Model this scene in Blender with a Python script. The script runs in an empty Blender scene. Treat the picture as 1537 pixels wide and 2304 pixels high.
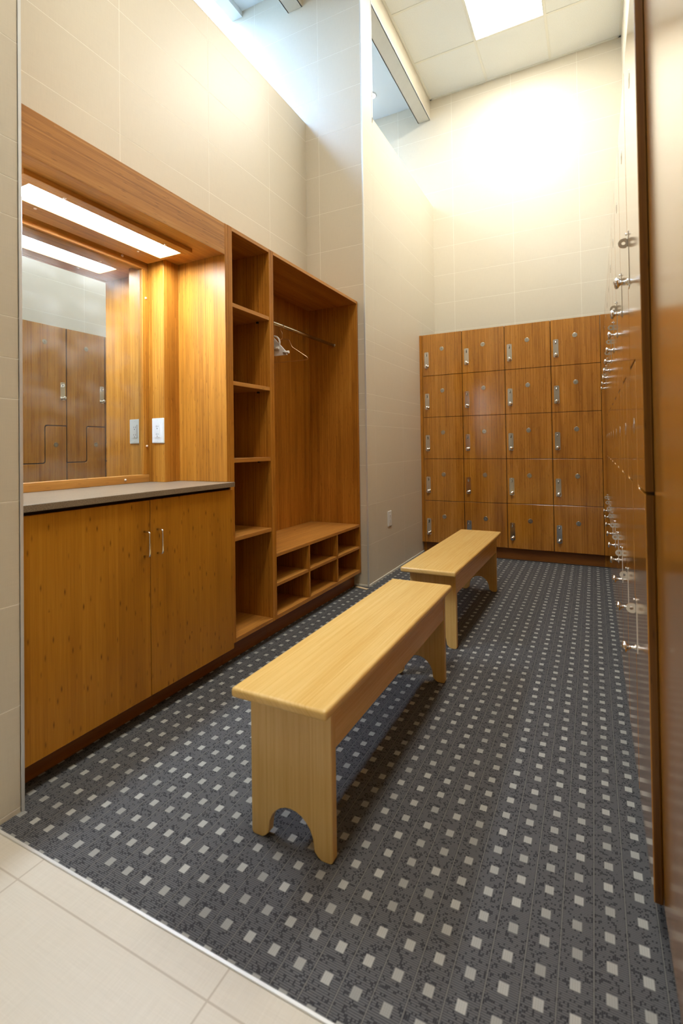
import bpy, bmesh, math, random
from mathutils import Vector, Matrix
random.seed(7)
S = bpy.context.scene
C = S.collection
PI = math.pi

# ------------------------------------------------------------------ materials
class NT:
    """small helper to write node trees"""
    def __init__(s, name):
        s.m = bpy.data.materials.new(name); s.m.use_nodes = True
        s.t = s.m.node_tree; s.t.nodes.clear()
        s.out = s.t.nodes.new('ShaderNodeOutputMaterial')
    def n(s, typ, **kw):
        d = s.t.nodes.new(typ)
        for k, v in kw.items(): setattr(d, k, v)
        return d
    def link(s, a, b): s.t.links.new(a, b)
    def put(s, sock, v):
        if hasattr(v, 'is_output') or isinstance(v, bpy.types.NodeSocket): s.link(v, sock)
        else: sock.default_value = v
    def math(s, op, a, b=0.0, c=0.0):
        d = s.n('ShaderNodeMath', operation=op)
        s.put(d.inputs[0], a); s.put(d.inputs[1], b); s.put(d.inputs[2], c)
        return d.outputs[0]
    def mix(s, f, a, b, blend='MIX'):
        d = s.n('ShaderNodeMix', data_type='RGBA', blend_type=blend)
        s.put(d.inputs['Factor'], f); s.put(d.inputs[6], a); s.put(d.inputs[7], b)
        return d.outputs[2]
    def pos(s):
        g = s.n('ShaderNodeNewGeometry'); q = s.n('ShaderNodeSeparateXYZ')
        s.link(g.outputs['Position'], q.inputs[0]); return q.outputs
    def comb(s, x, y, z):
        d = s.n('ShaderNodeCombineXYZ')
        s.put(d.inputs[0], x); s.put(d.inputs[1], y); s.put(d.inputs[2], z); return d.outputs[0]
    def noise(s, v, scale=1.0, detail=2.0, rough=0.5):
        d = s.n('ShaderNodeTexNoise'); s.put(d.inputs['Vector'], v)
        d.inputs['Scale'].default_value = scale; d.inputs['Detail'].default_value = detail
        d.inputs['Roughness'].default_value = rough
        return d.outputs['Fac']
    def white(s, v):
        d = s.n('ShaderNodeTexWhiteNoise', noise_dimensions='3D'); s.put(d.inputs['Vector'], v)
        return d.outputs['Value']
    def ss(s, x, a, b):
        d = s.n('ShaderNodeMapRange', interpolation_type='SMOOTHSTEP')
        s.put(d.inputs[0], x); d.inputs[1].default_value = a; d.inputs[2].default_value = b
        return d.outputs[0]
    def bsdf(s, col, rough=0.5, metal=0.0, bump=None, bstr=0.2, bdist=0.001, spec=0.5, coat=0.0, coat_r=0.1, trans=0.0):
        d = s.n('ShaderNodeBsdfPrincipled')
        s.put(d.inputs['Base Color'], col); s.put(d.inputs['Roughness'], rough)
        d.inputs['Metallic'].default_value = metal
        d.inputs['Specular IOR Level'].default_value = spec
        d.inputs['Coat Weight'].default_value = coat; d.inputs['Coat Roughness'].default_value = coat_r
        d.inputs['Transmission Weight'].default_value = trans
        if bump is not None:
            b = s.n('ShaderNodeBump'); b.inputs['Strength'].default_value = bstr; b.inputs['Distance'].default_value = bdist
            s.put(b.inputs['Height'], bump); s.link(b.outputs[0], d.inputs['Normal'])
        s.link(d.outputs[0], s.out.inputs[0]); return s.m

def rgb(r, g, b): return (r, g, b, 1.0)
def srgb(r, g, b):
    f = lambda v: (v/255/12.92 if v/255 <= .04045 else ((v/255+.055)/1.055)**2.4)
    return (f(r), f(g), f(b), 1.0)

def plain(name, col, rough=0.5, metal=0.0, **kw):
    t = NT(name); return t.bsdf(col, rough, metal, **kw)

def bamboo(name, axis, dark, mid, light, strip=0.006, fleck=0.7, rough=0.42, spec=0.5, plank=0.045, coat=0.0, coat_r=.07, kr=.16, kp=.10):
    """strip-laminated bamboo, grain along one axis"""
    t = NT(name); x, y, z = t.pos()
    if axis == 'Z': along, cross = z, t.math('ADD', x, t.math('MULTIPLY', y, 1.0))
    elif axis == 'Y': along, cross = y, t.math('ADD', x, z)
    else: along, cross = x, t.math('ADD', y, z)
    c = t.math('DIVIDE', cross, strip); cell = t.math('FLOOR', c); fr = t.math('FRACT', c)
    r0 = t.white(t.comb(cell, 3.1, 0.0))
    seg = t.math('FLOOR', t.math('ADD', t.math('DIVIDE', along, 1.9), t.math('MULTIPLY', r0, 7.0)))
    r1 = t.white(t.comb(cell, seg, 1.7))
    pl = t.white(t.comb(t.math('FLOOR', t.math('DIVIDE', cross, plank)), 9.0, 2.0))
    fine = t.noise(t.comb(t.math('MULTIPLY', cross, 900.0), t.math('MULTIPLY', along, 9.0), 0.0), 1.0, 2.0)
    slow = t.noise(t.comb(t.math('MULTIPLY', cross, 14.0), t.math('MULTIPLY', along, 1.6), 4.0), 1.0, 2.0)
    k = t.math('ADD', t.math('MULTIPLY', r1, kr), t.math('MULTIPLY', fine, 0.38))
    k = t.math('ADD', k, (.29-kr)*.5)
    k = t.math('ADD', k, t.math('ADD', t.math('MULTIPLY', pl, kp), t.math('MULTIPLY', slow, 0.34)))
    # culm nodes: short dark dashes, one every 25-40 cm on each strip
    ph = t.math('FRACT', t.math('ADD', t.math('DIVIDE', along, 0.27), t.math('MULTIPLY', t.white(t.comb(cell, 5.0, 8.0)), 9.0)))
    d = t.math('MULTIPLY', t.ss(ph, 0.0, 0.06), t.math('SUBTRACT', 1.0, t.ss(ph, 0.06, 0.12)))
    d = t.math('MULTIPLY', d, t.math('GREATER_THAN', t.white(t.comb(cell, t.math('FLOOR', t.math('DIVIDE', along, 0.27)), 6.0)), 0.35))
    d = t.math('MULTIPLY', d, t.math('MULTIPLY', t.ss(fr, .12, .48), t.math('SUBTRACT', 1.0, t.ss(fr, .48, .86))))
    d = t.math('MULTIPLY', d, t.math('MULTIPLY', fleck, t.math('ADD', .25, t.math('MULTIPLY', t.white(t.comb(cell, t.math('FLOOR', t.math('DIVIDE', along, .27)), 2.0)), .75))))
    streak = t.noise(t.comb(t.math('MULTIPLY', cross, 130.0), t.math('MULTIPLY', along, 5.0), 7.0), 1.0, 3.0)
    k = t.math('ADD', k, t.math('MULTIPLY', t.math('SUBTRACT', streak, .5), .24))
    ramp = t.n('ShaderNodeValToRGB'); t.link(k, ramp.inputs[0])
    e = ramp.color_ramp.elements
    e[0].position = 0.32; e[0].color = dark; e[1].position = 0.86; e[1].color = light
    m = e.new(0.58); m.color = mid
    edge = t.math('MULTIPLY', t.math('GREATER_THAN', fr, 0.90), 0.16)
    col = t.mix(d, ramp.outputs[0], (dark[0]*.45, dark[1]*.38, dark[2]*.3, 1))
    col = t.mix(edge, col, (dark[0]*.5, dark[1]*.45, dark[2]*.4, 1))
    return t.bsdf(col, rough, bump=fine, bstr=0.05, bdist=0.0004, spec=spec, coat=coat, coat_r=coat_r)

WD, WM, WL = rgb(.26, .088, .005), rgb(.53, .215, .021), rgb(.76, .365, .060)
M = {}
PD, PM, PL = rgb(.30, .112, .018), rgb(.53, .225, .040), rgb(.70, .36, .09)
M['woodX'] = bamboo('carbonized_bamboo_X', 'X', PD, PM, PL)
M['woodY'] = bamboo('carbonized_bamboo_Y', 'Y', PD, PM, PL)
M['woodZ'] = bamboo('carbonized_bamboo_Z', 'Z', rgb(.25, .082, .007), rgb(.49, .192, .020), rgb(.69, .33, .058), spec=.36)
M['door'] = bamboo('bamboo_door_veneer', 'Z', WD, WM, WL, rough=.22, spec=.5, coat=1.0, coat_r=.11)
M['satin'] = bamboo('bamboo_satin_panel', 'Z', WD, WM, WL, rough=.26, spec=.5, coat=1.0, coat_r=.16)
M['edge'] = bamboo('bamboo_shaded_edge', 'Z', tuple(c*.33 for c in WD[:3])+(1,), tuple(c*.33 for c in WM[:3])+(1,), tuple(c*.33 for c in WL[:3])+(1,), rough=.35)  # door veneer darkened: shade on the door edges put into the colour
M['vdoor'] = bamboo('bamboo_flat_grain', 'Z', rgb(.32, .118, .006), rgb(.49, .200, .013), rgb(.64, .295, .032), strip=.013, fleck=1.0, rough=.32, plank=.17, kr=.10, kp=.14, spec=.4)
ND, NM, NL = rgb(.70, .42, .115), rgb(.81, .54, .19), rgb(.88, .635, .27)
for ax in 'XYZ': M['nat'+ax] = bamboo('natural_bamboo_'+ax, ax, ND, NM, NL, fleck=.10, rough=.24, kr=.15, kp=.04, strip=.005)

def tile_mat(name, base, rough=.42):
    t = NT(name); x, y, z = t.pos(); h = t.math('ADD', x, y)
    a = t.noise(t.comb(t.math('MULTIPLY', h, 700.0), t.math('MULTIPLY', z, 14.0), 0.0), 1.0, 2.0)
    b = t.noise(t.comb(t.math('MULTIPLY', h, 14.0), t.math('MULTIPLY', z, 700.0), 5.0), 1.0, 2.0)
    k = t.math('ADD', t.math('MULTIPLY', a, .5), t.math('MULTIPLY', b, .5))
    lo = tuple(c*.88 for c in base[:3])+(1,); hi = tuple(min(1, c*1.10) for c in base[:3])+(1,)
    return t.bsdf(t.mix(k, lo, hi), rough, bump=k, bstr=.06, bdist=.0004)
M['tile'] = tile_mat('linen_wall_tile', rgb(.71, .64, .51))
M['grout'] = plain('pale_grout', rgb(.90, .85, .74), .9)

def floor_tile():
    t = NT('linen_floor_tile'); x, y, z = t.pos()
    a = t.noise(t.comb(t.math('MULTIPLY', x, 420.0), t.math('MULTIPLY', y, 10.0), 0.0), 1.0, 3.0)
    b = t.noise(t.comb(t.math('MULTIPLY', x, 10.0), t.math('MULTIPLY', y, 420.0), 5.0), 1.0, 3.0)
    k = t.math('ADD', t.math('MULTIPLY', a, .5), t.math('MULTIPLY', b, .5))
    gx = t.math('ABSOLUTE', t.math('SUBTRACT', t.math('FRACT', t.math('ADD', t.math('DIVIDE', t.math('ADD', x, .681), .6096), 10.5)), .5))
    g = t.math('LESS_THAN', gx, .0034)
    gy = t.math('ABSOLUTE', t.math('SUBTRACT', t.math('FRACT', t.math('ADD', t.math('DIVIDE', t.math('ADD', y, .5), 1.2192), 10.5)), .5))
    g = t.math('MAXIMUM', g, t.math('LESS_THAN', gy, .0017))
    col = t.mix(k, rgb(.54, .485, .40), rgb(.74, .685, .59))
    col = t.mix(t.math('MULTIPLY', g, .6), col, rgb(.36, .29, .21))
    return t.bsdf(col, .42, bump=k, bstr=.05, bdist=.0005)
M['ftile'] = floor_tile()

def carpet_mat():
    t = NT('woven_dot_carpet'); x, y, z = t.pos()
    PX, PY = .06344, .0657
    u = t.math('DIVIDE', t.math('SUBTRACT', x, .0757), PX); v = t.math('DIVIDE', t.math('SUBTRACT', y, .853), PY)
    fu = t.math('SUBTRACT', t.math('FRACT', t.math('ADD', u, 100.5)), .5)
    fv = t.math('SUBTRACT', t.math('FRACT', t.math('ADD', v, 100.5)), .5)
    cu = t.math('FLOOR', t.math('ADD', u, 100.5)); cv = t.math('FLOOR', t.math('ADD', v, 100.5))
    dx = t.math('MULTIPLY', fu, PX); dy = t.math('MULTIPLY', fv, PY)
    par = t.math('MULTIPLY', t.math('SUBTRACT', t.math('MODULO', cv, 2.0), .5), .0022)   # the dots zigzag a little
    dx2 = t.math('ADD', dx, par)
    sq = t.math('MULTIPLY', t.math('LESS_THAN', t.math('ABSOLUTE', dx2), .0097), t.math('LESS_THAN', t.math('ABSOLUTE', dy), .0112))
    sub = t.math('ABSOLUTE', t.math('SUBTRACT', t.math('FRACT', t.math('ADD', t.math('DIVIDE', dx2, .0045), 50.0)), .5))
    sqs = t.math('SUBTRACT', 1.0, t.math('MULTIPLY', t.ss(sub, .30, .5), .42))
    # ribs
    RY = .0044
    ry = t.math('DIVIDE', y, RY); fr = t.math('ABSOLUTE', t.math('SUBTRACT', t.math('FRACT', t.math('ADD', ry, 200.0)), .5))
    rib = t.ss(fr, .14, .40)
    base = t.mix(rib, rgb(.172, .173, .178), rgb(.050, .050, .056))
    nz = t.noise(t.comb(t.math('MULTIPLY', x, 500.0), t.math('MULTIPLY', y, 500.0), 0.0), 1.0, 2.0)
    base = t.mix(t.math('MULTIPLY', nz, .45), base, rgb(.06, .06, .065))
    # dark flecks in wavy rows
    gx = t.math('FLOOR', t.math('ADD', t.math('DIVIDE', x, .0036), 500.0)); gy = t.math('FLOOR', t.math('ADD', ry, 200.0))
    wn = t.white(t.comb(t.math('MODULO', gx, 55.0), t.math('MODULO', gy, 30.0), 0.0))
    wv = t.noise(t.comb(t.math('MULTIPLY', x, 42.0), t.math('MULTIPLY', y, 70.0), 2.0), 1.0, 1.0)
    fl = t.math('MULTIPLY', t.math('GREATER_THAN', wn, .70), t.math('GREATER_THAN', wv, .46))
    fl = t.math('MULTIPLY', fl, t.math('LESS_THAN', fr, .36))
    ex = t.math('ABSOLUTE', t.math('SUBTRACT', t.math('FRACT', t.math('ADD', t.math('DIVIDE', x, .0036), 500.0)), .5))
    fl = t.math('MULTIPLY', fl, t.math('LESS_THAN', ex, .38))
    base = t.mix(t.math('MULTIPLY', fl, .9), base, rgb(.012, .012, .018))
    # seams between the dot columns
    edge = t.math('SUBTRACT', .5, t.math('ABSOLUTE', fu))
    ln = t.math('LESS_THAN', edge, .013); dk = t.math('LESS_THAN', edge, .036)
    base = t.mix(t.math('MULTIPLY', dk, .55), base, rgb(.03, .03, .033))
    base = t.mix(t.math('MULTIPLY', ln, .8), base, rgb(.26, .25, .235))
    tone = t.white(t.comb(cu, cv, 4.0))
    dot = t.mix(tone, rgb(.30, .297, .282), rgb(.44, .435, .41))
    dot = t.mix(sqs, rgb(.20, .20, .19), dot)
    col = t.mix(sq, base, dot)
    return t.bsdf(col, .95, bump=t.math('SUBTRACT', 1.0, rib), bstr=.35, bdist=.0015, spec=.15)
M['carpet'] = carpet_mat()

def ctile():
    t = NT('acoustic_tile'); x, y, z = t.pos()
    a = t.noise(t.comb(x, y, 0.0), 260.0, 2.0); b = t.noise(t.comb(x, y, 3.0), 900.0, 1.0)
    k = t.math('ADD', t.math('MULTIPLY', t.ss(a, .38, .62), .6), t.math('MULTIPLY', b, .4))
    return t.bsdf(t.mix(k, rgb(.78, .79, .74), rgb(.93, .94, .90)), .95, bump=k, bstr=.25, bdist=.002)
M['ctile'] = ctile()
M['tbar'] = plain('painted_grid', rgb(.84, .83, .74), .5)
M['plaster'] = plain('white_plaster', rgb(.86, .88, .86), .8)
M['taupe'] = plain('dark_unseen_wall', rgb(.26, .22, .17), .8)  # unseen wall, colour made dark to cut the light it bounces back
M['steel'] = plain('satin_aluminium_trim', rgb(.78, .78, .77), .42, .45)
M['chrome'] = plain('polished_chrome', rgb(.80, .79, .77), .13, 1.0)
M['disc'] = plain('satin_disc', rgb(.56, .54, .48), .24, 1.0)
M['dmark'] = plain('dull_number_paint', rgb(.24, .235, .21), .5, .5)
M['black'] = plain('dark_opening', rgb(.012, .010, .009), .7)
M['shadowgap'] = plain('dark_rail_gap_shade', rgb(.025, .008, .004), .7)  # near-black rail and carcass, shade of the door gaps put into the colour
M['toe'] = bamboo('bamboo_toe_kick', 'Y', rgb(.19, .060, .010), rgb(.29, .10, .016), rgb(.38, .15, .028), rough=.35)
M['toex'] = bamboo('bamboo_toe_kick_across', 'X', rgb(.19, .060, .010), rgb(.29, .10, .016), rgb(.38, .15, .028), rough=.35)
M['white'] = plain('white_plastic', rgb(.86, .86, .84), .35)
M['offwhite'] = plain('white_baseboard', rgb(.80, .77, .68), .5)
M['wire'] = plain('coppery_wire', rgb(.75, .50, .30), .3, .9)
M['screw'] = plain('screw_cap', rgb(.78, .60, .45), .3, .3)
M['shim'] = plain('bare_wood_strip', rgb(.80, .62, .40), .5)
M['rod'] = plain('satin_rod', rgb(.62, .56, .46), .22, 1.0)

def quartz():
    t = NT('taupe_quartz'); x, y, z = t.pos()
    a = t.noise(t.comb(x, y, z), 380.0, 3.0); b = t.noise(t.comb(t.math('MULTIPLY', x, 40.0), t.math('MULTIPLY', y, 9.0), z), 1.0, 4.0)
    k = t.math('ADD', t.math('MULTIPLY', t.ss(a, .35, .7), .55), t.math('MULTIPLY', b, .45))
    return t.bsdf(t.mix(k, rgb(.10, .072, .046), rgb(.40, .32, .225)), .30, spec=.45)
M['quartz'] = quartz()

def mirror_mat():
    t = NT('dusty_mirror'); x, y, z = t.pos()
    g = t.n('ShaderNodeBsdfGlossy'); g.inputs['Color'].default_value = rgb(.80, .84, .80); g.inputs['Roughness'].default_value = .012
    d = t.n('ShaderNodeBsdfDiffuse'); d.inputs['Color'].default_value = rgb(.60, .56, .50)
    a = t.noise(t.comb(t.math('MULTIPLY', x, 2.0), t.math('MULTIPLY', y, 5.0), t.math('MULTIPLY', z, 9.0)), 1.0, 3.0)
    m = t.n('ShaderNodeMixShader'); t.link(t.math('ADD', .03, t.math('MULTIPLY', t.ss(a, .40, .75), .10)), m.inputs[0])
    t.link(g.outputs[0], m.inputs[1]); t.link(d.outputs[0], m.inputs[2]); t.link(m.outputs[0], t.out.inputs[0]); return t.m
M['mirror'] = mirror_mat()

def emis(name, col, strength, pattern=None):
    t = NT(name); e = t.n('ShaderNodeEmission'); e.inputs['Color'].default_value = col
    if pattern:
        x, y, z = t.pos()
        p = t.math('MULTIPLY', t.math('SINE', t.math('MULTIPLY', x, pattern)), t.math('SINE', t.math('MULTIPLY', y, pattern)))
        t.link(t.math('MULTIPLY', t.math('ADD', .85, t.math('MULTIPLY', p, .15)), strength), e.inputs['Strength'])
    else: e.inputs['Strength'].default_value = strength
    t.link(e.outputs[0], t.out.inputs[0]); return t.m
L_TROFFER, L_SKY, L_VANITY = 29.0, 19.0, 88.0
M['troffer'] = emis('troffer_lens', rgb(1.0, .98, .90), L_TROFFER)
M['sky'] = emis('skylight_glazing', rgb(.38, .61, 1.0), L_SKY)
M['vlens'] = emis('prismatic_lens', rgb(.70, .84, 1.0), L_VANITY, 900.0)
M['down'] = emis('small_downlight', rgb(1.0, .97, .9), 30.0)

# ------------------------------------------------------------------ mesh builder
class MB:
    def __init__(s): s.bm = bmesh.new()
    def _merge(s, tb, mi=0):
        bmesh.ops.recalc_face_normals(tb, faces=tb.faces)
        mp = {}
        for v in tb.verts: mp[v] = s.bm.verts.new(v.co)
        for f in tb.faces:
            try:
                nf = s.bm.faces.new([mp[v] for v in f.verts]); nf.material_index = mi; nf.smooth = f.smooth
            except ValueError: pass
        tb.free(); return s
    def box(s, x0, x1, y0, y1, z0, z1, bev=0.0, seg=1, mi=0):
        tb = bmesh.new()
        x0, x1 = min(x0, x1), max(x0, x1); y0, y1 = min(y0, y1), max(y0, y1); z0, z1 = min(z0, z1), max(z0, z1)
        v = [tb.verts.new((x, y, z)) for x in (x0, x1) for y in (y0, y1) for z in (z0, z1)]
        for q in ((0, 1, 3, 2), (4, 6, 7, 5), (0, 4, 5, 1), (2, 3, 7, 6), (0, 2, 6, 4), (1, 5, 7, 3)): tb.faces.new([v[i] for i in q])
        if bev > 0: bmesh.ops.bevel(tb, geom=list(tb.edges), offset=bev, segments=seg, affect='EDGES', profile=.5)
        return s._merge(tb, mi)
    def prism(s, pts, axis, a0, a1, bev=0.0, seg=1, mi=0):
        """outline in the plane across `axis` (remaining axes in xyz order), extruded a0..a1"""
        tb = bmesh.new()
        def P(p, a):
            return {'X': (a, p[0], p[1]), 'Y': (p[0], a, p[1]), 'Z': (p[0], p[1], a)}[axis]
        A = [tb.verts.new(P(p, a0)) for p in pts]; B = [tb.verts.new(P(p, a1)) for p in pts]
        n = len(pts); tb.faces.new(A); tb.faces.new(B[::-1])
        for i in range(n): tb.faces.new([A[i], A[(i+1) % n], B[(i+1) % n], B[i]])
        bmesh.ops.recalc_face_normals(tb, faces=tb.faces)
        if bev > 0:
            ed = [e for e in tb.edges if all(v in A for v in e.verts) or all(v in B for v in e.verts)]
            bmesh.ops.bevel(tb, geom=ed, offset=bev, segments=seg, affect='EDGES', profile=.5)
        return s._merge(tb, mi)
    def lathe(s, prof, origin, axis, n=20, mi=0, smooth=True):
        """profile (radius, height along axis)"""
        tb = bmesh.new(); ax = Vector(axis).normalized()
        u = ax.orthogonal().normalized(); w = ax.cross(u); o = Vector(origin)
        rings = []
        for r, h in prof:
            rings.append([tb.verts.new(o+ax*h+(u*math.cos(2*PI*i/n)+w*math.sin(2*PI*i/n))*max(r, 1e-5)) for i in range(n)])
        for a, b in zip(rings, rings[1:]):
            for i in range(n):
                f = tb.faces.new([a[i], a[(i+1) % n], b[(i+1) % n], b[i]]); f.smooth = smooth
        tb.faces.new(rings[0][::-1]); tb.faces.new(rings[-1])
        return s._merge(tb, mi)
    def tube(s, pts, r, n=10, mi=0):
        tb = bmesh.new(); pts = [Vector(p) for p in pts]; rings = []; u = None
        for i, p in enumerate(pts):
            d = (pts[min(i+1, len(pts)-1)]-pts[max(i-1, 0)]).normalized()
            if u is None: u = d.orthogonal().normalized()
            u = (u-d*u.dot(d)).normalized(); w = d.cross(u)
            rings.append([tb.verts.new(p+(u*math.cos(2*PI*k/n)+w*math.sin(2*PI*k/n))*r) for k in range(n)])
        for a, b in zip(rings, rings[1:]):
            for k in range(n):
                f = tb.faces.new([a[k], a[(k+1) % n], b[(k+1) % n], b[k]]); f.smooth = True
        tb.faces.new(rings[0][::-1]); tb.faces.new(rings[-1])
        return s._merge(tb, mi)
    def build(s, name, mats, parent=None, kind=None):
        me = bpy.data.meshes.new(name)
        if parent is not None:
            w = wloc(parent); bmesh.ops.translate(s.bm, verts=s.bm.verts, vec=-w)
        s.bm.to_mesh(me); s.bm.free()
        for m in (mats if isinstance(mats, (list, tuple)) else [mats]): me.materials.append(m)
        o = bpy.data.objects.new(name, me); C.objects.link(o)
        if parent is not None: o.parent = parent
        if kind: o['kind'] = kind
        return o

def wloc(o):
    v = Vector((0, 0, 0))
    while o is not None: v += o.location; o = o.parent
    return v
def tag(o, label, cat, group=None):
    o['label'] = label; o['category'] = cat
    if group: o['group'] = group
    return o
def thing(name, label, cat, loc, group=None):
    o = bpy.data.objects.new(name, None); C.objects.link(o); o.location = loc
    o.empty_display_size = .1
    return tag(o, label, cat, group)
KIDS = {}
def copy_tree(o, parent=None):
    c = o.copy(); C.objects.link(c)
    if parent is not None: c.parent = parent
    for ch in [q for q in ALL_OF(o)]: copy_tree(ch, c)
    return c
def ALL_OF(o): return list(o.children)

def arc(cx, cy, r, a0, a1, n=6):
    return [(cx+r*math.cos(math.radians(a0+(a1-a0)*i/n)), cy+r*math.sin(math.radians(a0+(a1-a0)*i/n))) for i in range(n+1)]
def rrect(x0, x1, y0, y1, r, n=4):
    return arc(x1-r, y1-r, r, 0, 90, n)+arc(x0+r, y1-r, r, 90, 180, n)+arc(x0+r, y0+r, r, 180, 270, n)+arc(x1-r, y0+r, r, 270, 360, n)

# ------------------------------------------------------------------ measures (metres; camera stands over x=0 y=0)
XN = -1.519          # tiled pier face on the left
XLW = -2.019         # alcove back wall
YE = 3.3214          # alcove end wall
YBW = 5.137          # back wall
ZC = 4.805           # suspended ceiling
ZLW = 3.640          # top of the low walls
XRW = .2985
YA = .864            # near side of the alcove
YCP = .787           # carpet edge
ROWS = [.016, .309, .606, .907, 1.206, 1.325, 1.446, 1.742, 1.855, 1.970, 2.268, 2.573, 2.875, 3.178, 3.488, 3.792, 4.096, 4.400, 4.704, 5.008]
T = .6096

# ------------------------------------------------------------------ room shell
def tiled(mb, plane, at, nrm, a0, a1, z0, z1, phase, depth=.009):
    """rows of tiles with real joints on a wall face; plane 'X' or 'Y'"""
    g = .0015
    cuts = [a0]; k = math.ceil((a0-phase)/T-1e-6)
    while phase+k*T < a1-.004:
        if phase+k*T > a0+.004: cuts.append(phase+k*T)
        k += 1
    cuts.append(a1)
    zs = [z0]+[z for z in ROWS if z0+.006 < z < z1-.006]+[z1]
    for i in range(len(cuts)-1):
        for j in range(len(zs)-1):
            b = (cuts[i]+(g if i else 0), cuts[i+1]-(g if i < len(cuts)-2 else 0)); c = (zs[j]+(g if j else 0), zs[j+1]-(g if j < len(zs)-2 else 0))
            lo, hi = (at-depth, at) if nrm > 0 else (at, at+depth)
            if plane == 'X': mb.box(lo, hi, b[0], b[1], c[0], c[1], .0003, 1, 0)
            else: mb.box(b[0], b[1], lo, hi, c[0], c[1], .0003, 1, 0)

TG = [M['tile'], M['grout']]
D = .0004
# alcove back wall (recessed behind the mirror and the joinery)
w = MB(); w.box(-2.20, XLW-D+.0002, YA, YE, 2.10, ZLW-.012, mi=1); w.box(-2.20, -2.062, YA, YE, 0, 2.10, mi=1)
tiled(w, 'X', XLW, 1, YA, YE, 2.10, ZLW-.012, .998); w.box(-2.20, XLW, YA, YE, ZLW-.012, ZLW, .001, mi=0)
w.build('wall_left', TG, kind='structure')
# alcove end wall, runs up to the ceiling and on past the low wall
w = MB(); w.box(-3.7, XN-D, YE+D, 3.519-D, 0, 5.3, mi=1) 
tiled(w, 'Y', YE, -1, -3.6, XN, 0, 5.0, -1.897)
tiled(w, 'X', XN, 1, YE, 3.519, 0, 5.0, 3.490)
tiled(w, 'Y', 3.519, 1, -3.6, XN, 3.60, 5.0, -1.897)
w.build('wall_alcove_end', TG, kind='structure')
# low wall from the pier to the back wall
w = MB(); w.box(XN-.14, XN-D, 3.519, YBW, 0, ZLW-.012, mi=1)
tiled(w, 'X', XN, 1, 3.519, YBW, 0, ZLW-.012, 3.490); w.box(XN-.14, XN, 3.519, YBW, ZLW-.012, ZLW, .001)
w.build('wall_pier', TG, kind='structure')
# near wall on the left edge
w = MB(); w.box(-3.7, XN-D, -1.2, YA-D, 0, 5.0, mi=1)
tiled(w, 'X', XN, 1, -1.2, YA, 0, 5.0, YA-T); tiled(w, 'Y', YA, 1, -3.6, XN, 0, 5.0, XN-T)
w.build('wall_near_left', TG, kind='structure')
# back wall
w = MB(); w.box(-3.7, .75, YBW+D, YBW+.2, 0, 5.3, mi=1)
tiled(w, 'Y', YBW, -1, -3.6, .74, 0, 5.0, -1.297)
w.build('wall_back', TG, kind='structure')
# right wall: bulkhead over the lockers, wall behind them
w = MB(); w.box(XRW+D, .75, -1.2, YBW, 2.15, 5.0, mi=1); w.box(.46, .75, -1.2, YBW, 0, 2.15, mi=1)
tiled(w, 'X', XRW, -1, -1.2, YBW, 2.15, 5.0, .587)
w.build('wall_right', TG, kind='structure')
w = MB(); w.box(-3.7, .75, -1.4, -1.2, 0, 5.3); w.build('wall_behind', M['taupe'], kind='structure')
w = MB(); w.box(-3.8, -3.6, -1.4, YBW+.2, 0, 5.6); w.build('wall_outer', M['plaster'], kind='structure')
# headers over the low walls
w = MB(); w.box(-1.669+D, -1.53-D, 3.519, YBW, 4.592+.004, 4.95, mi=1)
tiled(w, 'X', -1.53, 1, 3.519, YBW, 4.592, 4.95, 3.490); tiled(w, 'X', -1.669, -1, 3.519, YBW, 4.592, 4.95, 3.490)
w.box(-1.668, -1.531, 3.519, YBW-.01, 4.592, 4.598, .0005, mi=0)
w.build('wall_header_pier', TG, kind='structure')
w = MB(); w.box(-2.167+D, -2.03-D, YA, YE, 4.589, 4.95, mi=1)
tiled(w, 'X', -2.03, 1, YA, YE, 4.585, 4.95, .998); tiled(w, 'X', -2.167, -1, YA, YE, 4.585, 4.95, .998)
w.box(-2.166, -2.031, YA, YE, 4.585, 4.591, .0005, mi=0)
w.build('wall_header_alcove', TG, kind='structure')
# metal edge of the header, tile corner trims
w = MB(); w.box(-1.533, -1.5285, 3.519, YBW-.008, 4.5905, 4.600, .001); w.build('trim_1', M['steel'], kind='structure')
w = MB(); w.box(XN-.009, XN+.0025, YE-.0025, YE+.007, 0, ZC, .0008); w.build('trim_2', M['steel'], kind='structure')
w = MB(); w.box(XN-.011, XN+.0025, YA-.007, YA+.0025, 0, ZC, .0008); w.build('trim_3', M['steel'], kind='structure')
w = MB(); w.box(XN-.006, XN+.0022, 3.519-.006, 3.519+.003, ZLW, 4.95, .0008); w.build('trim_4', M['steel'], kind='structure')
# baseboard lines
w = MB(); w.box(XN-.0, XN+.006, YE+.004, 4.66, 0, .016, .001); w.build('baseboard_left', M['offwhite'], kind='structure')
w = MB(); w.box(-1.62, XN-.01, YE-.006, YE, 0, .014, .001); w.build('baseboard_alcove_end', M['offwhite'], kind='structure')
# floors
w = MB(); w.box(-3.7, .75, -1.4, YBW+.2, -.2, -.008); w.build('floor', M['grout'], kind='structure')
w = MB(); w.box(XN, .46, -1.2, YCP-.004, -.008, 0); w.build('floor.001', M['ftile'], kind='structure')
w = MB(); w.box(XN, .46, YCP-.004, YCP+.004, -.008, .003, .001); w.build('trim_5', M['steel'], kind='structure')
w = MB(); w.box(-2.06, .46, YCP+.004, YBW, -.0079, 0)
tag(w.build('carpet', M['carpet']), 'dark grey ribbed carpet with rows of pale square dots covering the changing room floor', 'carpet')
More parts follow.
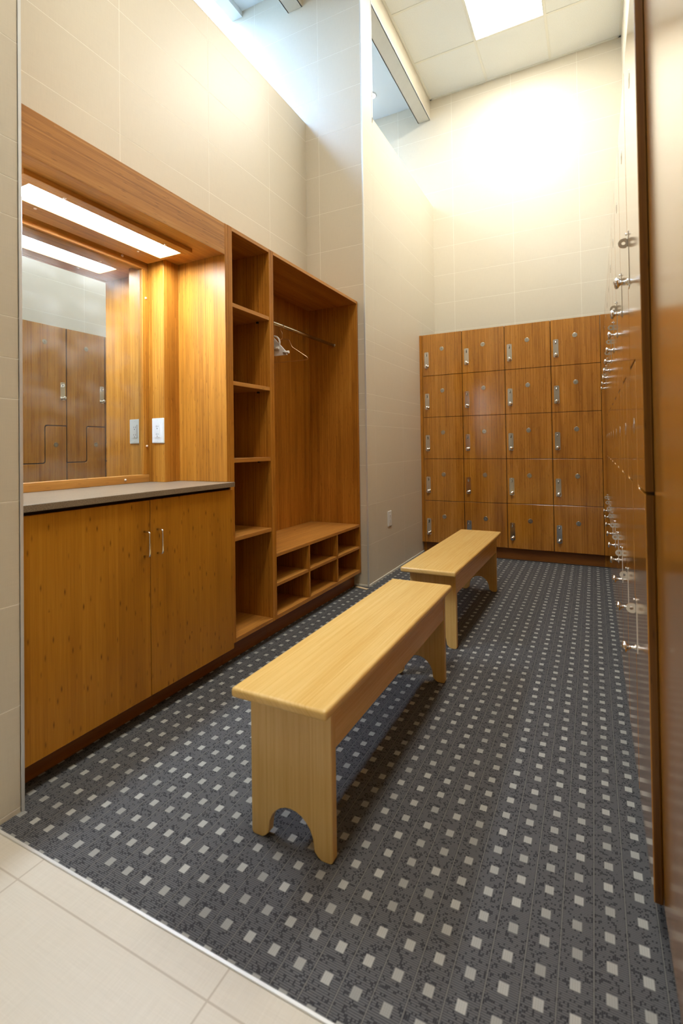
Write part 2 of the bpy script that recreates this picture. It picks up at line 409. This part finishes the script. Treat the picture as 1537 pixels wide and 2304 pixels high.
# suspended ceiling: tiles with real grid
xs = [-2.139, -1.5293, -.921, -.3112, XRW]
ys = [YBW]+[4.572-T*k for k in range(0, 10)]+[-1.2]
LIGHTS = [(-.921, -.3112, 4.572-2*T, 4.572), (-.921, -.3112, 4.572-8*T, 4.572-6*T)]
w = MB(); gm = MB()
for i in range(len(xs)-1):
    for j in range(len(ys)-1):
        x0, x1, y1, y0 = xs[i], xs[i+1], ys[j], ys[j+1]
        if i == 0 and (y1 > 3.40): continue
        if any(x0 > l[0]-.01 and x1 < l[1]+.01 and y0 > l[2]-.01 and y1 < l[3]+.01 for l in LIGHTS): continue
        w.box(x0+.004, x1-.004, y0+.004, y1-.004, ZC+.003, ZC+.018, .002)
w.box(-2.2, .75, -1.4, YBW+.2, 5.0, 5.1)
ceil = w.build('ceiling', M['ctile'], kind='structure')
for x in xs[1:4]: gm.box(x-.011, x+.011, -1.2, YBW, ZC-.001, ZC+.004, .0008)
for y in ys[1:-1]: gm.box(xs[1], XRW, y-.011, y+.011, ZC-.0014, ZC+.004, .0008)
gm.box(xs[1], xs[1]+.02, 3.519, YBW, ZC-.003, ZC+.004); gm.box(xs[1], XRW, YBW-.02, YBW, ZC-.003, ZC+.004); gm.box(XRW-.02, XRW, -1.2, YBW, ZC-.003, ZC+.004)
gm.build('ceiling_grid', M['tbar'], ceil)
# side space behind the low walls: plaster ceiling, dropped edge, skylight
w = MB(); w.box(-2.634, -1.60, 3.50, YBW, 4.797, 4.99); w.box(-2.634, -2.10, -1.2, 3.50, 4.797, 4.99)
w.box(-2.743, -2.634, -1.2, YBW, 4.748, 5.5); w.box(-3.6, -2.743, -1.4, -1.2, 4.748, 5.5)
w.build('ceiling.001', M['plaster'], kind='structure')
w = MB(); w.box(-3.62, -2.70, -1.2, YBW, 4.95, 4.99); w.build('window_1', M['sky'], kind='structure')
dl = thing('downlight', 'small bright recessed light in the white side ceiling, half hidden by the tiled pier', 'ceiling light', (-2.06, 4.76, 4.79))
m = MB(); m.lathe([(.055, 4.7965), (.052, 4.792), (.040, 4.791)], (-2.06, 4.76, 0), (0, 0, 1), 24); m.build('trim_ring', M['white'], dl)
m = MB(); m.lathe([(.039, 4.7905), (.036, 4.786), (.02, 4.784)], (-2.06, 4.76, 0), (0, 0, 1), 24); m.build('lens', M['down'], dl)

# ceiling troffers
def troffer(l, label):
    x0, x1, y0, y1 = l
    t = thing('ceiling_troffer', label, 'ceiling light', ((x0+x1)/2, (y0+y1)/2, ZC), 'troffers in the suspended ceiling')
    m = MB(); b = .016
    m.box(x0+.006, x0+b, y0+.006, y1-.006, ZC-.004, ZC+.05, .001); m.box(x1-b, x1-.006, y0+.006, y1-.006, ZC-.004, ZC+.05, .001)
    m.box(x0+b, x1-b, y0+.006, y0+b, ZC-.004, ZC+.05, .001); m.box(x0+b, x1-b, y1-b, y1-.006, ZC-.004, ZC+.05, .001)
    m.build('frame', M['tbar'], t)
    m = MB(); m.box(x0+b, x1-b, y0+b, y1-b, ZC+.002, ZC+.010); m.build('lens', M['troffer'], t)
troffer(LIGHTS[0], 'bright recessed troffer in the tiled ceiling above the far bench')
troffer(LIGHTS[1], 'bright recessed troffer in the tiled ceiling over the near end of the room')

# ------------------------------------------------------------------ locker hardware
def hardware(door, w0, zt, tf, nvec, disc_at, side=1):
    """latch plate (with key slot), hasp, knob and number disc; tf(w, z, n) -> world point"""
    hw, L = .0215, .156
    def pr(mb, pts, n0, n1, bev=0, mi=0):
        # outline in (w, z) extruded along n
        tb = bmesh.new()
        A = [tb.verts.new(tf(p[0], p[1], n0)) for p in pts]; B = [tb.verts.new(tf(p[0], p[1], n1)) for p in pts]
        k = len(pts); tb.faces.new(A); tb.faces.new(B[::-1])
        for i in range(k): tb.faces.new([A[i], A[(i+1) % k], B[(i+1) % k], B[i]])
        bmesh.ops.recalc_face_normals(tb, faces=tb.faces)
        if bev:
            ed = [e for e in tb.edges if all(v in B for v in e.verts)]
            bmesh.ops.bevel(tb, geom=ed, offset=bev, segments=2, affect='EDGES')
        mb._merge(tb, mi)
    m = MB()
    pr(m, rrect(w0-hw, w0+hw, zt-L, zt, .009), 0, .0014, .0006)
    pr(m, [(w0+.0045*math.cos(a*PI/8), zt-.028+.0145*math.sin(a*PI/8)) for a in range(16)], .0013, .0016, 0, 1)
    m.lathe([(.003, 0), (.003, .004), (.0015, .0046)], tf(w0, zt-.006, .002), nvec, 10)
    m.build('latch_plate', [M['chrome'], M['black']], door)
    # hasp: D shaped eye standing out from the plate, in the vertical plane across the door
    m = MB(); n0, n1, h = .0018, .0250, .0135; zc = zt-.030; tb = bmesh.new()
    outer = [(n0, zc-h), (n0, zc+h)]+[(n1-h+h*math.cos(a), zc+h*math.sin(a)) for a in [PI/2-PI*i/10 for i in range(11)]]
    hole = [(n1-h+.0050*math.cos(2*PI*i/16), zc+.0050*math.sin(2*PI*i/16)) for i in range(16)]
    def ringpts(pts, num):   # resample the outline by angle about the hole centre
        out = []
        c = (n1-h, zc)
        for i in range(num):
            a = 2*PI*i/num; dx, dz = math.cos(a), math.sin(a); best = None
            for p, q in zip(pts, pts[1:]+pts[:1]):
                ex, ez = q[0]-p[0], q[1]-p[1]; den = dx*ez-dz*ex
                if abs(den) < 1e-12: continue
                tt = ((p[0]-c[0])*ez-(p[1]-c[1])*ex)/den; uu = ((p[0]-c[0])*dz-(p[1]-c[1])*dx)/den
                if tt > 0 and -1e-6 <= uu <= 1+1e-6: best = tt if best is None else max(best, tt)
            out.append((c[0]+dx*best, c[1]+dz*best))
        return out
    O = ringpts(outer, 16)
    vo = [[tb.verts.new(tf(w0+s*.0014, p[1], p[0])) for p in O] for s in (-1, 1)]
    vh = [[tb.verts.new(tf(w0+s*.0014, p[1], p[0])) for p in hole] for s in (-1, 1)]
    for i in range(16):
        j = (i+1) % 16
        for s in (0, 1): tb.faces.new([vo[s][i], vo[s][j], vh[s][j], vh[s][i]])
        tb.faces.new([vo[0][i], vo[0][j], vo[1][j], vo[1][i]]); tb.faces.new([vh[0][i], vh[0][j], vh[1][j], vh[1][i]])
    m._merge(tb); m.build('padlock_hasp', M['chrome'], door)
    m = MB()
    m.lathe([(.0095, .002), (.0095, .004), (.0060, .007), (.0046, .013), (.0052, .018), (.0090, .0235), (.0145, .0265), (.0158, .0300), (.0145, .0340), (.0085, .0365)], tf(w0, zt-.139, 0), nvec, 20)
    m.build('knob', M['chrome'], door)
    m = MB(); dw, dz = disc_at
    m.lathe([(.0205, 0), (.0205, .0004), (.0198, .0007), (.0165, .0007)], tf(dw, dz, 0), nvec, 28)
    for s in (-1, 1):
        pr(m, rrect(dw+s*.0042-.0026, dw+s*.0042+.0026, dz-.0052, dz+.0052, .0024, 3), .0006, .0008, 0, 1)
    m.build('number_disc', [M['disc'], M['dmark']], door)

# ---- back wall lockers: 4 columns of five doors
XB, YB, ZB0, ZB1, WB = -1.490, 4.5954, .1069, 2.126, .3891
def back_column():
    t = thing('locker_column', '', 'lockers', (XB+WB/2, YB, 0), 'square door lockers on the back wall')
    m = MB(); m.box(XB, XB+WB, YB+.0195, 5.12, ZB0, ZB1-.003); m.build('carcass', M['shadowgap'], t)
    m = MB(); m.box(XB, XB+WB, YB+.055, YB+.075, 0, ZB0); m.build('toe_kick', M['toex'], t)
    H = (ZB1-ZB0)/5
    for r in range(5):
        z1 = ZB1-r*H; z0 = z1-H
        m = MB(); m.box(XB+.0026, XB+WB-.0026, YB, YB+.0185, z0+.0020, z1-.0020, .0012)
        d = m.build('door', M['door'], t)
        hardware(d, XB+.043, z1-.172, lambda w, z, n: (w, YB-n, z), (0, -1, 0), (XB+.195, z1-.150))
    return t
bc = back_column()
NAMES = ['column of five square locker doors on the back wall beside the tiled pier',
         'second column of five square locker doors from the tiled pier, partly behind the far bench',
         'third column of five square locker doors from the tiled pier on the back wall',
         'rightmost column of five square locker doors on the back wall, in the room corner']
for k in range(4):
    o = bc if k == 0 else copy_tree(bc)
    if k: o.location.x += WB*k
    o['label'] = NAMES[k]
m = MB(); m.box(XN, XB-.001, YB+.001, YB+.02, ZB0, ZB1-.001, .001); m.box(XN, XB-.001, YB+.055, YB+.075, 0, ZB0)
tag(m.build('filler_strip', M['woodZ']), 'narrow vertical wood filler strip between tiled pier and back wall lockers', 'filler strip')
m = MB(); m.box(XB+4*WB+.001, .116, YB+.001, YB+.02, ZB0, ZB1-.001, .001); m.box(XB+4*WB+.001, .17, YB+.055, YB+.075, 0, ZB0)
tag(m.build('filler_strip', M['woodZ']), 'narrow vertical wood filler strip in the corner where the two locker banks meet', 'filler strip')

# ---- right wall lockers: nine columns of interlocking Z doors
XR, YS, WR, ZR0, ZR1, ZHI, ZLO = .0963, 1.2129, .3745, .0791, 2.1114, 1.2614, .9435
def right_column():
    t = thing('locker_column', '', 'lockers', (XR, YS+WR/2, 0), 'interlocking Z door lockers along the right wall')
    m = MB(); m.box(XR+.0195, .42, YS, YS+WR, ZR0, ZR1); m.build('carcass', M['shadowgap'], t)
    m = MB(); m.box(XR+.09, XR+.11, YS, YS+WR, 0, ZR0); m.build('toe_kick', M['toe'], t)
    g = .0038; y0, y1, ym = YS+g, YS+WR-g, YS+WR*.497; R = .018
    tf = lambda w, z, n: (XR-n, w, z)
    # upper door: full width above, near half reaches down to ZLO
    up = [(y0, ZR1), (y0, ZLO+g)]+arc(ym-g-R, ZLO+g+R, R, -90, 0)+[p for p in reversed(arc(ym-g+R, ZHI+g-R, R, 90, 180))]+[(y1, ZHI+g), (y1, ZR1)]
    m = MB(); m.prism(up, 'X', XR, XR+.0178, .0022, 2); d = m.build('door', M['door'], t)
    hardware(d, YS+WR-.033, 1.638, tf, (-1, 0, 0), (YS+WR*.5, 1.963))
    lo = [(y0, ZR0), (y0, ZLO-g)]+arc(ym+g-R, ZLO-g+R, R, -90, 0)+[p for p in reversed(arc(ym+g+R, ZHI-g-R, R, 90, 180))]+[(y1, ZHI-g), (y1, ZR0)]
    m = MB(); m.prism(lo, 'X', XR, XR+.0178, .0032, 3); d = m.build('door', M['door'], t)
    hardware(d, YS+WR-.033, .626, tf, (-1, 0, 0), (YS+WR*.745, 1.097))
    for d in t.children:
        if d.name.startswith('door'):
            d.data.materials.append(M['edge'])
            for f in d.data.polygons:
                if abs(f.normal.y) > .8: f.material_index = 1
    return t
rc = right_column()
ORD = ['nearest', 'second nearest', 'third nearest', 'fourth nearest', 'fifth nearest', 'fourth farthest', 'third farthest', 'second farthest', 'farthest']
for k in range(9):
    o = rc if k == 0 else copy_tree(rc)
    if k: o.location.y += WR*k
    o['label'] = ORD[k]+' column of two-door Z lockers on the right wall'+(', beside the bare end panel' if k == 0 else ', next to the back wall lockers' if k == 8 else '')
t = thing('end_panel', 'plain glossy wood end panel at the right edge, nearest the camera', 'panel', (.114, 1.0, 0))
m = MB(); m.box(.114, .42, YCP-.30, YS-.0015, ZR0, ZR1, .001); m.build('panel', M['satin'], t)
m = MB(); m.box(XR+.09, XR+.11, YCP-.30, YS-.0015, 0, ZR0); m.build('toe_kick', M['toe'], t)

# ------------------------------------------------------------------ vanity
XCAB, XCNT, XT = -1.5578, -1.5419, -1.5778
Y0, Y1, Y2 = .868, 1.3628, 1.8494
ZCT, ZCB, ZDT, ZDB = .8889, .8666, .854, .0946
XTOE = XT-.058
t = thing('vanity_cabinet', 'low two-door wood base cabinet under the stone countertop', 'cabinet', (-1.79, 1.36, 0))
m = MB(); m.box(-2.05, XT, Y0, Y2-.004, ZDB, ZCB-.0005); m.build('carcass', M['shadowgap'], t)
m = MB(); m.box(XTOE-.02, XTOE, Y0, Y2, 0, ZDB); m.build('toe_kick', M['toe'], t)
for a, b, hy in ((Y0, Y1-.0015, 1.334), (Y1+.0015, Y2, 1.397)):
    m = MB(); m.box(XT+.0008, XCAB, a, b, ZDB, ZDT, .0012); d = m.build('door', M['vdoor'], t)
    m = MB(); r = .010; xo = XCAB+.030
    pts = [(XCAB-.001, hy, .735)]+[(xo-r+r*math.sin(q*PI/8), hy, .735-r+r*math.cos(q*PI/8)) for q in range(5)]+[(xo-r+r*math.cos(q*PI/8), hy, .641+r-r*math.sin(q*PI/8)) for q in range(5)]+[(XCAB-.001, hy, .641)]
    m.tube(pts, .0040, 12); m.build('handle', M['chrome'], d)
m = MB(); m.box(-2.05, XCNT, Y0-.003, Y2, ZCB, ZCT, .0015, 2)
tag(m.build('countertop', M['quartz']), 'speckled taupe stone countertop in front of the mirror', 'countertop')
# mirror
XM = -2.0059
t = thing('mirror', 'large wall mirror in a flat wood frame above the stone countertop', 'mirror', (XM, 1.32, ZCT))
m = MB(); m.box(XM-.006, XM, .905, 1.715, .917, 1.958); m.build('mirror_glass', M['mirror'], t)
m = MB(); xf = -1.990; xb = XM-.02
m.box(xb, xf, .868, 1.7395, ZCT+.0005, .927, .0015); m.build('frame_rail', M['woodY'], t)
m = MB(); m.box(xb, xf, .868, 1.7395, 1.946, 1.988, .0015); m.build('frame_rail', M['woodY'], t)
m = MB(); m.box(xb, xf, 1.7035, 1.7395, .9272, 1.9458, .0015); m.build('frame_stile', M['woodZ'], t)
m = MB(); m.box(xb, xf, .868, .912, .9272, 1.9458, .0015); m.build('frame_stile', M['woodZ'], t)
for y, z in ((1.724, 1.805), (1.724, 1.067), (1.598, .907), (1.128, .907), (1.591, 1.972)):
    m = MB(); m.lathe([(.0062, 0), (.0062, .003), (.004, .006), (.001, .007)], (xf-.0005, y, z), (1, 0, 0), 14); m.build('screw', M['screw'], t)
# valance over the vanity
YG = 1.836
ZSO, ZV = 1.9885, 2.1375
t = thing('valance', 'wood valance with horizontal grain above the mirror, holding a long fluorescent light', 'valance', (XT, 1.35, ZSO))
m = MB(); m.box(XT-.019, XT, Y0, YG-.0005, ZSO-.003, ZV, .001); m.build('fascia', M['woodY'], t)
m = MB(); m.box(XM-.01, XT-.0192, Y0, YG-.0005, ZSO, ZSO+.018); m.build('soffit', M['woodY'], t)
m = MB(); m.box(-2.015, XT-.0192, Y0, YG-.0005, ZV-.018, ZV); m.build('top_board', M['woodY'], t)
# light panel built into the valance
zb, zt = 1.969, 1.9882
lx0, lx1, ly0, ly1 = -1.853, -1.7205, 1.007, 1.693
px0, px1, py0, py1 = -1.962, -1.669, .959, 1.716
m = MB(); m.box(px0, lx0, py0, py1, zb, zt, .001); m.box(lx1, px1, py0, py1, zb, zt, .001); m.box(lx0-.001, lx1+.001, py0, ly0, zb, zt, .001); m.box(lx0-.001, lx1+.001, ly1, py1, zb, zt, .001)
lp = m.build('light_panel', M['woodY'], t)
m = MB(); m.box(lx0, lx1, ly0, ly1, zb+.010, zb+.016); m.build('lens', M['vlens'], lp)
for x, y in ((-1.705, 1.123), (-1.703, 1.587), (-1.876, 1.12), (-1.874, 1.584)):
    m = MB(); m.lathe([(.006, 0), (.006, .002), (.002, .004)], (x, y, zb+.0005), (0, 0, -1), 12); m.build('screw', M['screw'], lp)
# gable and post
m = MB(); m.box(-2.02, XT, YG, YG+.022, ZCT+.0005, 2.139, .001)
tag(m.build('gable_panel', M['woodZ']), 'tall wood side panel at the right end of the countertop', 'panel')
m = MB(); m.box(-2.027, -1.884, 1.740, YG-.0005, ZCT+.0005, ZSO-.0005, .001)
tag(m.build('outlet_post', M['woodZ']), 'boxed wood post on the countertop beside the mirror, carrying an outlet', 'post')
def outlet(name, label, tf, nvec, gfci):
    t = thing(name, label, 'outlet', tf(0, -.06, 0))
    def pr(m, pts, n0, n1, bev=0, mi=0):
        tb = bmesh.new(); A = [tb.verts.new(tf(p[0], p[1], n0)) for p in pts]; B = [tb.verts.new(tf(p[0], p[1], n1)) for p in pts]
        k = len(pts); tb.faces.new(A); tb.faces.new(B[::-1])
        for i in range(k): tb.faces.new([A[i], A[(i+1) % k], B[(i+1) % k], B[i]])
        bmesh.ops.recalc_face_normals(tb, faces=tb.faces)
        if bev:
            ed = [e for e in tb.edges if all(v in B for v in e.verts)]
            bmesh.ops.bevel(tb, geom=ed, offset=bev, segments=2, affect='EDGES')
        m._merge(tb, mi)
    m = MB(); pr(m, rrect(-.040, .040, -.0620, .0620, .004), 0, .006, .003); 
    for z in (.052, -.052): m.lathe([(.0028, 0), (.0028, .0008)], tf(0, z, .0058), nvec, 10, 1)
    m.build('cover_plate', [M['white'], M['steel']], t)
    m = MB(); pr(m, rrect(-.0165, .0165, -.0335, .0335, .002), .0055, .0085, .0008)
    for zc in (.019, -.019):
        for s, hh in ((-1, .0045), (1, .0036)): pr(m, [(s*.0058-.0009, zc+.002-hh), (s*.0058+.0009, zc+.002-hh), (s*.0058+.0009, zc+.002+hh), (s*.0058-.0009, zc+.002+hh)], .0083, .0087, 0, 1)
        pr(m, [(.0024*math.cos(a*PI/5), zc-.0085+.0024*math.sin(a*PI/5)) for a in range(10)], .0083, .0087, 0, 1)
    m.build('receptacle', [M['white'], M['black']], t)
    if gfci:
        m = MB(); pr(m, rrect(-.009, .009, .0008, .0052, .0008), .008, .0098, .0005); pr(m, rrect(-.009, .009, -.0052, -.0008, .0008), .008, .0098, .0005); m.build('test_button', M['white'], t)
    return t
outlet('wall_outlet', 'white ground-fault outlet on the wood post beside the mirror', lambda w, z, n: (-1.926+w, 1.740-n, 1.1425+z), (0, -1, 0), True)
outlet('wall_outlet', 'white outlet low on the tiled pier wall near the far bench', lambda w, z, n: (XN+n, 3.747+w, .451+z), (1, 0, 0), False)

# ------------------------------------------------------------------ open shelf tower
ZT, XBK = 2.1403, -2.0
ya, yb = 1.889, 2.194
t = thing('shelf_tower', 'narrow tall open shelf tower with five openings between vanity and hanging closet', 'shelving', (-1.79, 2.04, 0))
m = MB(); m.box(XBK, XT, YG+.0225, ya, .106, ZT, .001); m.build('side_panel', M['woodZ'], t)
m = MB(); m.box(XBK, XT, yb, 2.214, .106, ZT, .001); m.build('side_panel', M['woodZ'], t)
m = MB(); m.box(XBK-.012, XBK, YG+.0225, 2.214, .106, ZT); m.build('back_panel', M['woodZ'], t)
m = MB(); m.box(XBK, XT, ya+.0003, yb-.0003, ZT-.020, ZT, .001); m.build('top_panel', M['woodY'], t)
m = MB(); m.box(XBK, XT, ya+.0003, yb-.0003, .106, .1261, .001); m.build('bottom_panel', M['woodY'], t)
for z in (1.767, 1.3807, .9987, .6144):
    m = MB(); m.box(XBK+.001, XT-.002, ya+.0006, yb-.0006, z-.020, z, .001); sh = m.build('shelf', M['woodY'], t)
    for y in (ya+.0006, yb-.0116):
        for x in (-1.655, -1.93):
            m = MB(); m.box(x-.006, x+.006, y, y+.011, z-.030, z-.0202, .001); m.build('shelf_pin', M['black'], sh)
m = MB(); m.box(XTOE-.02, XTOE, Y2+.001, 2.214, 0, .106); m.build('toe_kick', M['toe'], t)

# ------------------------------------------------------------------ hanging closet with shoe cubbies
yc, yd = 2.234, 3.299
t = thing('hanging_closet', 'wide open hanging closet with a rod above a seat with shoe cubbies', 'closet', (-1.79, 2.77, 0))
m = MB(); m.box(XBK, XT, 2.2145, yc, .106, ZT, .001); m.build('side_panel', M['woodZ'], t)
m = MB(); m.box(XBK, XT, yd, YE-.004, .106, ZT, .001); m.build('side_panel', M['woodZ'], t)
m = MB(); m.box(XBK-.012, XBK, 2.2145, YE-.004, .106, ZT); m.build('back_panel', M['woodZ'], t)
m = MB(); m.box(XBK, XT, yc+.0003, yd-.0003, ZT-.020, ZT, .001); m.build('top_panel', M['woodY'], t)
m = MB(); m.box(XBK, XT, yc+.0003, yd-.0003, .106, .1288, .001); m.build('bottom_panel', M['woodY'], t)
m = MB(); m.box(XBK, XT+.001, yc+.0003, yd-.0003, .447, .4671, .0015); st = m.build('seat', M['woodY'], t)
m = MB(); m.lathe([(.0045, 0), (.0045, .0006)], (-1.891, 2.90, .467), (0, 0, 1), 12); m.build('screw_hole', M['black'], st)
for y in (2.581, 2.947):
    m = MB(); m.box(XBK, XT-.001, y-.009, y+.009, .129, .4468, .0008); m.build('cubby_divider', M['woodZ'], t)
for a, b in ((yc, 2.572), (2.590, 2.938), (2.956, yd)):
    m = MB(); m.box(XBK, XT-.002, a+.0005, b-.0005, .284, .302, .001); m.build('cubby_shelf', M['woodY'], t)
m = MB(); m.tube([(-1.776, yc, 1.826), (-1.776, yd, 1.826)], .0118, 18); rd = m.build('hanging_rod', M['rod'], t)
for y, s in ((yc, 1), (yd, -1)):
    m = MB(); m.lathe([(.0150, 0), (.0150, .003), (.0128, .006)], (-1.776, y, 1.826), (0, s, 0), 18); m.build('rod_flange', M['rod'], rd)
m = MB(); m.box(XTOE-.02, XTOE, 2.2145, YE-.008, 0, .106); m.build('toe_kick', M['toe'], t)

# hangers
def hook(x, z, y, r, n=12, a1=-50):
    return [(x+r*math.cos(math.radians(a)), y, z+r*math.sin(math.radians(a))) for a in [200+(a1-200)*i/n for i in range(n+1)]]
yh = 2.475
t = thing('plastic_hanger', 'white plastic clip hanger on the closet rod, half behind the side panel', 'hanger', (-1.776, yh, 1.826))
m = MB(); m.tube([(-1.776, yh, 1.735), (-1.776, yh, 1.775), (-1.790, yh, 1.80)]+hook(-1.776, 1.826, yh, .0155), .0032, 10); m.build('hook', M['chrome'], t)
m = MB(); m.prism([(-1.785, 1.745), (-1.767, 1.745), (-1.660, 1.632), (-1.653, 1.610), (-1.899, 1.610), (-1.892, 1.632)], 'Y', yh-.004, yh+.004, .002, 2); m.build('body', M['white'], t)
m = MB(); m.tube([(-1.752+.0*i, yh, 1.7) for i in range(1)]+[(-1.752+.045*math.sin(a*PI/16), yh, 1.690+.044*math.cos((a)*PI/16)-.0) for a in range(-2, 11)], .0055, 10); m.build('garment_hook', M['white'], t)
for x0, x1, z in ((-1.672, -1.632, 1.624), (-1.745, -1.705, 1.655), (-1.92, -1.88, 1.624)):
    m = MB(); m.tube([(x0, yh-.012, z), (x1, yh-.012, z)], .008, 12); m.build('clip', M['white'], t)
yw = 2.605
t = thing('wire_hanger', 'thin coppery wire hanger hanging from the middle of the closet rod', 'hanger', (-1.776, yw, 1.826))
m = MB(); R = .0012
m.tube(hook(-1.776, 1.826, yw, .0140, 12, -60)[::-1]+[(-1.786, yw, 1.80), (-1.776, yw, 1.785), (-1.776, yw, 1.745)], R, 8); m.build('hook', M['wire'], t)
m = MB(); m.tube([(-1.776, yw, 1.745), (-1.724, yw, 1.733), (-1.701, yw, 1.686), (-1.592, yw, 1.612), (-1.586, yw, 1.602), (-1.592, yw, 1.595), (-1.960, yw, 1.595), (-1.966, yw, 1.602), (-1.960, yw, 1.612), (-1.851, yw, 1.686), (-1.828, yw, 1.733), (-1.777, yw, 1.745)], R, 8); m.build('body', M['wire'], t)

# scrap of wood on the carpet by the pier
m = MB(); m.prism([(-1.612, 3.280), (-1.508, 3.250), (-1.502, 3.274), (-1.606, 3.304)], 'Z', 0, .004, .0005)
tag(m.build('wood_strip', M['shim']), 'small pale strip of wood lying on the carpet by the corner of the tiled pier', 'wood strip')

# ------------------------------------------------------------------ benches
def bench(xa, xb, y0, y1, lj0, lj1, li, label, rot=0):
    zt = .4172; cx, cy = (xa+xb)/2, (y0+y1)/2
    t = thing('bench', label, 'bench', (cx, cy, 0), 'light wood benches')
    m = MB(); m.box(xa, xb, y0, y1, zt-.027, zt, .009, 4); m.build('seat', M['natY'], t)
    pa, pb = xa+li, xb-li; TH = .024
    def panel(ya_):
        c = (pa+pb)/2; w = .152/2; h = .102
        f = .010
        outline = [(pa, zt-.0275), (pa, f)]+arc(pa+f, f, f, 180, 270, 3)[1:]
        fx = c-w; gx = c+w
        outline += [(fx-.016, 0)]+[(fx-.006, .006)]
        prof = []
        for i in range(0, 13):
            a = PI*i/12
            prof.append((c-(w-.004)*math.cos(a)*(1-.10*math.sin(a)), .016+(h-.016)*(math.sin(a)**.75)))
        outline += prof
        outline += [(gx+.006, .006), (gx+.016, 0)]+arc(pb-f, f, f, 270, 360, 3)+[(pb, zt-.0275)]
        m = MB(); m.prism(outline, 'Y', ya_, ya_+TH, .0018, 2); return m.build('end_panel', M['natZ'], t)
    panel(y0+lj0); panel(y1-lj1-TH)
    for x in (pb-.020, pa+.002):
        m = MB(); m.box(x, x+.018, y0+lj0+TH+.0003, y1-lj1-TH-.0003, .279, zt-.0275, .001); m.build('apron', M['natY'], t)
    t.rotation_euler = (0, 0, rot)
    return t
bench(-.8783, -.5875, 1.0252, 2.1905, .060, .048, .0195, 'light wood bench nearest the camera, in the middle of the carpet')
bench(-.9150, -.6200, 2.4100, 3.6540, .086, .058, .0230, 'light wood bench farther away, in front of the back wall lockers', math.radians(-.7))

# ------------------------------------------------------------------ camera, world, view
F, CX, CY = 1099.4648, 791.7473, 987.46
yaw, pit, rol = math.radians(26.3222), math.radians(.7833), math.radians(-.8283)
fw = Vector((-math.sin(yaw)*math.cos(pit), math.cos(yaw)*math.cos(pit), math.sin(pit)))
rt = Vector((math.cos(yaw), math.sin(yaw), 0)); up = rt.cross(fw)
r2 = rt*math.cos(rol)+up*math.sin(rol); u2 = -rt*math.sin(rol)+up*math.cos(rol)
cam = bpy.data.cameras.new('camera'); co = bpy.data.objects.new('camera', cam); C.objects.link(co)
co.matrix_world = Matrix(((r2.x, u2.x, -fw.x, 0), (r2.y, u2.y, -fw.y, 0), (r2.z, u2.z, -fw.z, 1.0553), (0, 0, 0, 1)))
cam.sensor_fit = 'HORIZONTAL'; cam.sensor_width = 24.0; cam.lens = F/1537*24.0
cam.shift_x = (768.5-CX)/1537; cam.shift_y = (CY-1152)/1537
cam.clip_start = .02
cam.dof.use_dof = True; cam.dof.focus_distance = 2.9; cam.dof.aperture_fstop = 3.2
S.camera = co
wd = bpy.data.worlds.new('world'); S.world = wd; wd.use_nodes = True
wd.node_tree.nodes['Background'].inputs[0].default_value = (.6, .75, 1, 1); wd.node_tree.nodes['Background'].inputs[1].default_value = .3
vs = S.view_settings; vs.view_transform = 'Standard'; vs.look = 'None'; vs.gamma = 1.0; vs.use_curve_mapping = False; vs.exposure = 0.2
cy = S.cycles
cy.use_denoising = True; cy.max_bounces = 14; cy.diffuse_bounces = 3; cy.glossy_bounces = 6; cy.caustics_reflective = False; cy.caustics_refractive = False
cy.sample_clamp_indirect = 8.0
